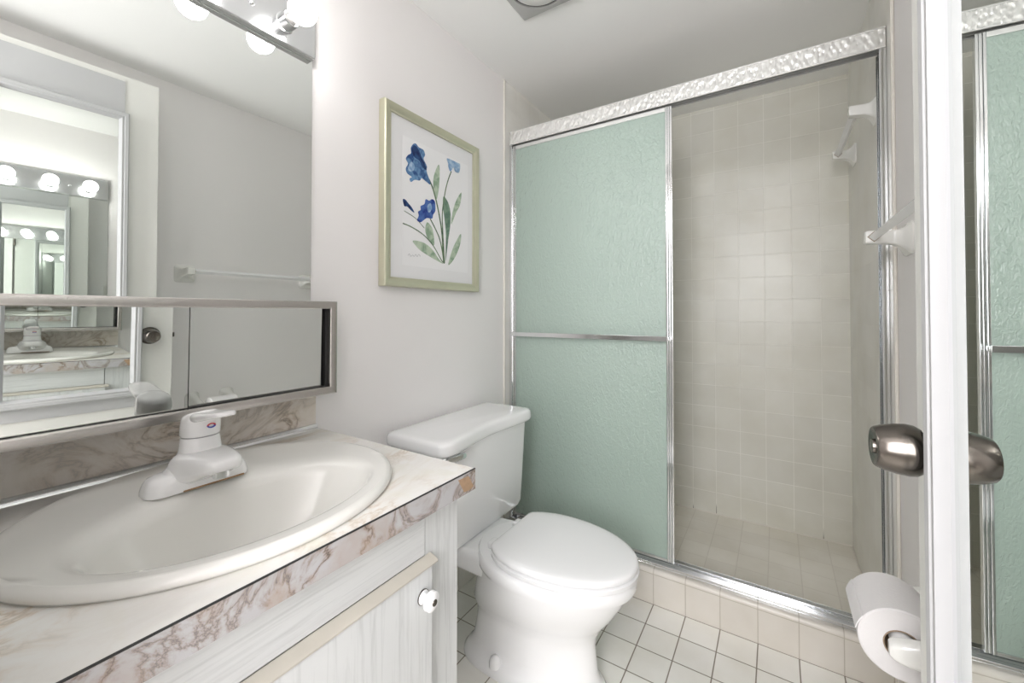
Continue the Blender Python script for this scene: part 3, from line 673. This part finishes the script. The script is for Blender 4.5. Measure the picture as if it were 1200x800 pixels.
for x0, x1 in ((.0065, .019), (W-.023, W-.0065)):
    bm = bmesh.new(); bx(bm, x0, x1, .030, .033, .134, 1.843, .0008, 1); bx(bm, x0, x1, .075, .078, .134, 1.843, .0008, 1)
    bx(bm, x0 if x0 < .5 else x1-.003, x0+.003 if x0 < .5 else x1, .033, .075, .134, 1.843); bx(bm, x0, x1, .052, .0545, .134, 1.843, .0005, 1)
    finish('jamb', bm, M['chrome'], se)
bm = bmesh.new(); bx(bm, .0075, W-.0075, .026, .084, .1243, .128, .001, 1); bx(bm, .0075, W-.0075, .026, .0285, .128, .136, .0005, 1); bx(bm, .0075, W-.0075, .054, .056, .128, .146, .0005, 1); bx(bm, .0075, W-.0075, .082, .084, .128, .142, .0005, 1)
finish('bottom_track', bm, M['chrome'], se)
def panel(name, label, x0, x1, yc, handle_out):
    z0, z1 = .149, 1.838
    p = empty(name, ((x0+x1)/2, yc, z0), label, 'shower door')
    bm = bmesh.new(); bx(bm, x0+.008, x1-.008, yc-.0022, yc+.0022, z0+.004, z1-.006); finish('glass', bm, M['glass'], p, smooth=0)
    for a, b in ((x0, x0+.016), (x1-.024, x1)):
        bm = bmesh.new(); n = 3 if b-a > .02 else 2; wd = (b-a)/n
        for k in range(n): bx(bm, a+k*wd+.0003, a+(k+1)*wd-.0003, yc-.0075+(.0012 if k % 2 else 0), yc+.0075, z0, z1, .0015, 2)
        finish('stile', bm, M['chrome'], p)
    box('top_rail', x0+.016, x1-.024, yc-.0065, yc+.0065, z1-.015, z1, M['sat'], p, bev=.001)
    box('bottom_rail', x0+.016, x1-.024, yc-.0065, yc+.0065, z0, z0+.010, M['chrome'], p, bev=.001)
    s = -1 if handle_out else 1
    bm = bmesh.new(); hb = sorted((yc+s*.028, yc+s*.0335)); bx(bm, x0+.012, x1-.012, hb[0], hb[1], .962, .981, .0015, 2)
    h = finish('handle_bar', bm, M['chrome'], p)
    for xx in (x0+.012, x1-.018):
        hb = sorted((yc+s*.0075, yc+s*.028)); box('bar_bracket', xx-.006, xx+.008, hb[0], hb[1], .965, .978, M['chrome'], h, bev=.001)
    return p
panel('shower_door', 'frosted green sliding shower door in front, with the chrome bar facing the toilet', .021, .722, .0435, True)
panel('shower_door', 'rear frosted green sliding shower door, overlapped behind the front one', .020, .700, .0655, False)

# ------------------------------------------------------------------ towel bars (ceramic posts with a square bar)
def towel_bar(label, xw, ya, yb, z, reach=.066, group=None):
    t = empty('towel_bar', (xw, (ya+yb)/2, z), label, 'towel bar', group)
    for y in (ya, yb):
        inw = 1 if y == ya else -1
        S = []
        for d, hh, hz, dz in ((0, .040, .040, 0), (.005, .040, .040, 0), (.009, .036, .036, 0), (.014, .027, .028, .001), (.022, .0195, .021, .003), (.034, .0165, .0175, .006), (.050, .0160, .0165, .008), (reach+.012, .0165, .0165, .010), (reach+.0165, .014, .014, .010)):
            S.append([(xw-d, y+a, z+b+dz) for a, b in rrect(0, 0, hh, hz, min(hh, hz)*.3, 4)])
        bm = bmesh.new(); loft(bm, S); finish('post', bm, M['ceramic'], t, smooth=40)
        # dark gap round the socket
        bm = bmesh.new(); yy = y + inw*.0163
        bx(bm, -.0098, .0098, -.0010, .0010, -.0098, .0098, mtx=Matrix.Translation((xw-reach, yy, z+.010)) @ Matrix.Rotation(PI/4, 4, 'Y'))
        finish('bar_socket', bm, M['card'], t, smooth=0)
    bm = bmesh.new(); L_ = abs(yb-ya)-.020
    bx(bm, -.0085, .0085, -L_/2, L_/2, -.0085, .0085, .0012, 2, mtx=Matrix.Translation((xw-reach, (ya+yb)/2, z+.010)) @ Matrix.Rotation(PI/4, 4, 'Y'))
    finish('bar', bm, M['plast'], t)
    return t
towel_bar('white ceramic towel bar on the right wall above the toilet paper, beside the open door', W, -.764, -.165, 1.252, .071)
towel_bar('white ceramic towel bar high on the tiled right wall inside the shower', W-.006, .165, .610, 1.714, .056)

# ------------------------------------------------------------------ toilet paper holder and roll
RX, RZ, RY0, RY1 = 1.190, .600, -.765, -.663
th = empty('toilet_paper_holder', (W, (RY0+RY1)/2, RZ), 'white ceramic toilet paper holder with two arms on the right wall', 'toilet paper holder')
for y in (RY0-.018, RY1+.018):
    S = []
    for x, hy, hz, dz in ((W, .030, .042, .012), (W-.006, .030, .042, .012), (W-.014, .020, .036, .010), (W-.06, .0125, .029, .006), (W-.105, .0115, .021, .002), (RX-.004, .0115, .0155, 0), (RX-.014, .0100, .0125, 0), (RX-.018, .007, .009, 0)):
        S.append([(x, y+a, RZ+b+dz) for a, b in rrect(0, 0, hy, hz, min(hy, hz)*.75, 5)])
    bm = bmesh.new(); loft(bm, S); finish('arm', bm, M['ceramic'], th, smooth=50)
bm = bmesh.new(); lathe(bm, [(0, .008), (.01, .0135), (.045, .0135), (.046, .0125), (.09, .0125), (.091, .0135), (.115, .0135), (.124, .008)], (RX, RY0-.011, RZ), (0, 1, 0), 24)
finish('roller', bm, M['plast'], th)
rl = empty('toilet_paper_roll', (RX, (RY0+RY1)/2, RZ), 'white roll of toilet paper hanging on the ceramic holder by the door', 'toilet paper')
bm = bmesh.new(); rc = RZ-.004; RR = .0495
lathe(bm, [(0, .0215), (0, RR-.002), (.002, RR), (RY1-RY0-.002, RR), (RY1-RY0, RR-.002), (RY1-RY0, .0215), (0, .0215)], (RX, RY0, rc), (0, 1, 0), 56, cap=False)
# loose outer end of the sheet
S = []
for a in range(150, 182, 8):
    r_ = RR + .0012 + (a-150)*.00008; c, s = math.cos(math.radians(a)), math.sin(math.radians(a))
    S.append([(RX+c*r_, RY0+.001, rc+s*r_), (RX+c*(r_-.0015), RY0+.001, rc+s*(r_-.0015)), (RX+c*(r_-.0015), RY1-.001, rc+s*(r_-.0015)), (RX+c*r_, RY1-.001, rc+s*r_)])
loft(bm, S)
finish('paper', bm, M['paper'], rl, smooth=40)
bm = bmesh.new(); lathe(bm, [(0, .0198), (0, .0213), (RY1-RY0, .0213), (RY1-RY0, .0198), (0, .0198)], (RX, RY0-.0002, rc), (0, 1, 0), 40, cap=False); finish('cardboard_core', bm, M['card'], rl)

# ------------------------------------------------------------------ open bathroom door with its mirror
EX, EY, DA = 1.1778, -.9095, math.radians(-3.1)
door = empty('door_1', (EX, EY, 0), 'open white bathroom door with a framed mirror and a dark metal knob', 'door', kind='structure', rotz=-DA)
# local frame: door runs along -y from its free edge, its room face is x=0 and looks to -x
DW, DT = .60, .035
box('door_leaf', 0, DT, -DW, 0, .012, 2.028, M['door_cream'], door, bev=.0015)
mi0, mi1, mz0, mz1 = -.1268, -.4256, .735, 1.842
fwd = .034
box('mirror_board', -.004, 0, -.447, -.107, .66, 2.005, M['door'], door, bev=.0008)
box('door_mirror', -.0095, -.0052, mi1-.006, mi0+.006, mz0-.006, mz1+.006, M['mirror'], door).rotation_euler = (0, 0, 0)
bm = bmesh.new()
prof = [(0, -.0042), (0, -.0185), (.003, -.0221), (.013, -.0221), (.0155, -.0200), (.018, -.0212), (.022, -.0212), (.026, -.016), (.0306, -.0120), (.0306, -.0042)]
o0, o1, oz0, oz1 = mi0+.0306, mi1-.0306, mz0-.0306, mz1+.0306
def cr(d, k): return [(o1+d, oz0+d), (o0-d, oz0+d), (o0-d, oz1-d), (o1+d, oz1-d)][k]
rings = [[(x, *cr(d, k)) for d, x in prof] for k in range(4)]
loft(bm, rings + [rings[0]], False, False); bmesh.ops.remove_doubles(bm, verts=bm.verts, dist=1e-6)
finish('mirror_frame', bm, M['door'], door, smooth=30)
KY, KZ = -.0703, .927
def knob(sign, x0):
    bm = bmesh.new()
    lathe(bm, [(0, .033), (.003, .0325), (.007, .029), (.009, .020), (.010, .0145), (.016, .0135)], (x0, KY, KZ), (sign, 0, 0), 36)
    lathe(bm, [(.013, .012), (.014, .018), (.0165, .0225), (.021, .0252), (.027, .0260), (.036, .0252), (.046, .0230), (.0520, .0208), (.0535, .0193), (.0538, .0172), (.052, .0130), (.0515, .0075), (.0548, .0070), (.0553, .0)], (x0, KY, KZ), (sign, 0, 0), 40)
    return finish('door_knob', bm, M['bronze'], door)
knob(-1, 0); knob(1, DT)
box('latch_plate', .006, .029, -.0004, .0012, KZ-.029, KZ+.029, M['bronze'], door, bev=.0004)
box('latch_bolt', .011, .024, 0, .009, KZ-.009, KZ+.009, M['bronze'], door, bev=.002)
for z in (.25, 1.05, 1.80):
    bm = bmesh.new(); lathe(bm, [(0, .007), (.09, .007)], (-.004, -DW-.004, z), (0, 0, 1), 14); finish('hinge', bm, M['bronze'], door)
# door casing round the opening (bathroom side)
bm = bmesh.new(); bx(bm, .555, .615, YF, YF+.012, 0, 2.11, .002, 1); bx(bm, .555, 1.30, YF, YF+.012, 2.05, 2.11, .002, 1)
structure(finish('trim_5', bm, M['door']), 'white casing round the doorway on the front wall', 'trim')

# ------------------------------------------------------------------ ceiling fan grille
FX0, FX1, FY0, FY1 = .283, .523, -.534, -.294
fn = empty('ventilation_fan', ((FX0+FX1)/2, (FY0+FY1)/2, H), 'square grey ceiling ventilation cover with a round grille', 'fan')
bm = bmesh.new(); c = ((FX0+FX1)/2, (FY0+FY1)/2); hw = .12
def sq(h, z, n=48):
    out = []
    for k in range(n):
        a = 2*PI*(k+.5)/n; cc, ss = math.cos(a), math.sin(a); t = h/max(abs(cc), abs(ss)); out.append((c[0]+cc*t, c[1]+ss*t, z))
    for sx in (1, -1):
        for sy in (1, -1):
            i = min(range(n), key=lambda i: (out[i][0]-c[0]-sx*h)**2+(out[i][1]-c[1]-sy*h)**2); out[i] = (c[0]+sx*h, c[1]+sy*h, z)
    return out
def ci(r, z, n=48): return [(c[0]+r*math.cos(2*PI*(k+.5)/n), c[1]+r*math.sin(2*PI*(k+.5)/n), z) for k in range(n)]
loft(bm, [sq(hw, H), sq(hw, H-.008), sq(hw-.006, H-.014), ci(.098, H-.017), ci(.094, H-.017), ci(.094, H-.006)], True, True)
finish('cover', bm, M['fan'], fn, smooth=30)
bm = bmesh.new(); lathe(bm, [(0, .0935), (.004, .0935), (.005, 0)], (c[0], c[1], H-.011), (0, 0, 1), 48); finish('dark_ring', bm, M['dark'], fn)
bm = bmesh.new(); lathe(bm, [(0, .088), (.004, .088), (.010, .080), (.014, .05), (.015, 0)], (c[0], c[1], H-.010), (0, 0, -1), 48); finish('round_grille', bm, M['fanw'], fn)

# parts were modelled in world space: place them relative to their Empties
for o in list(C.objects):
    if o.type == 'EMPTY' and o.name != 'door_1': localise(o)
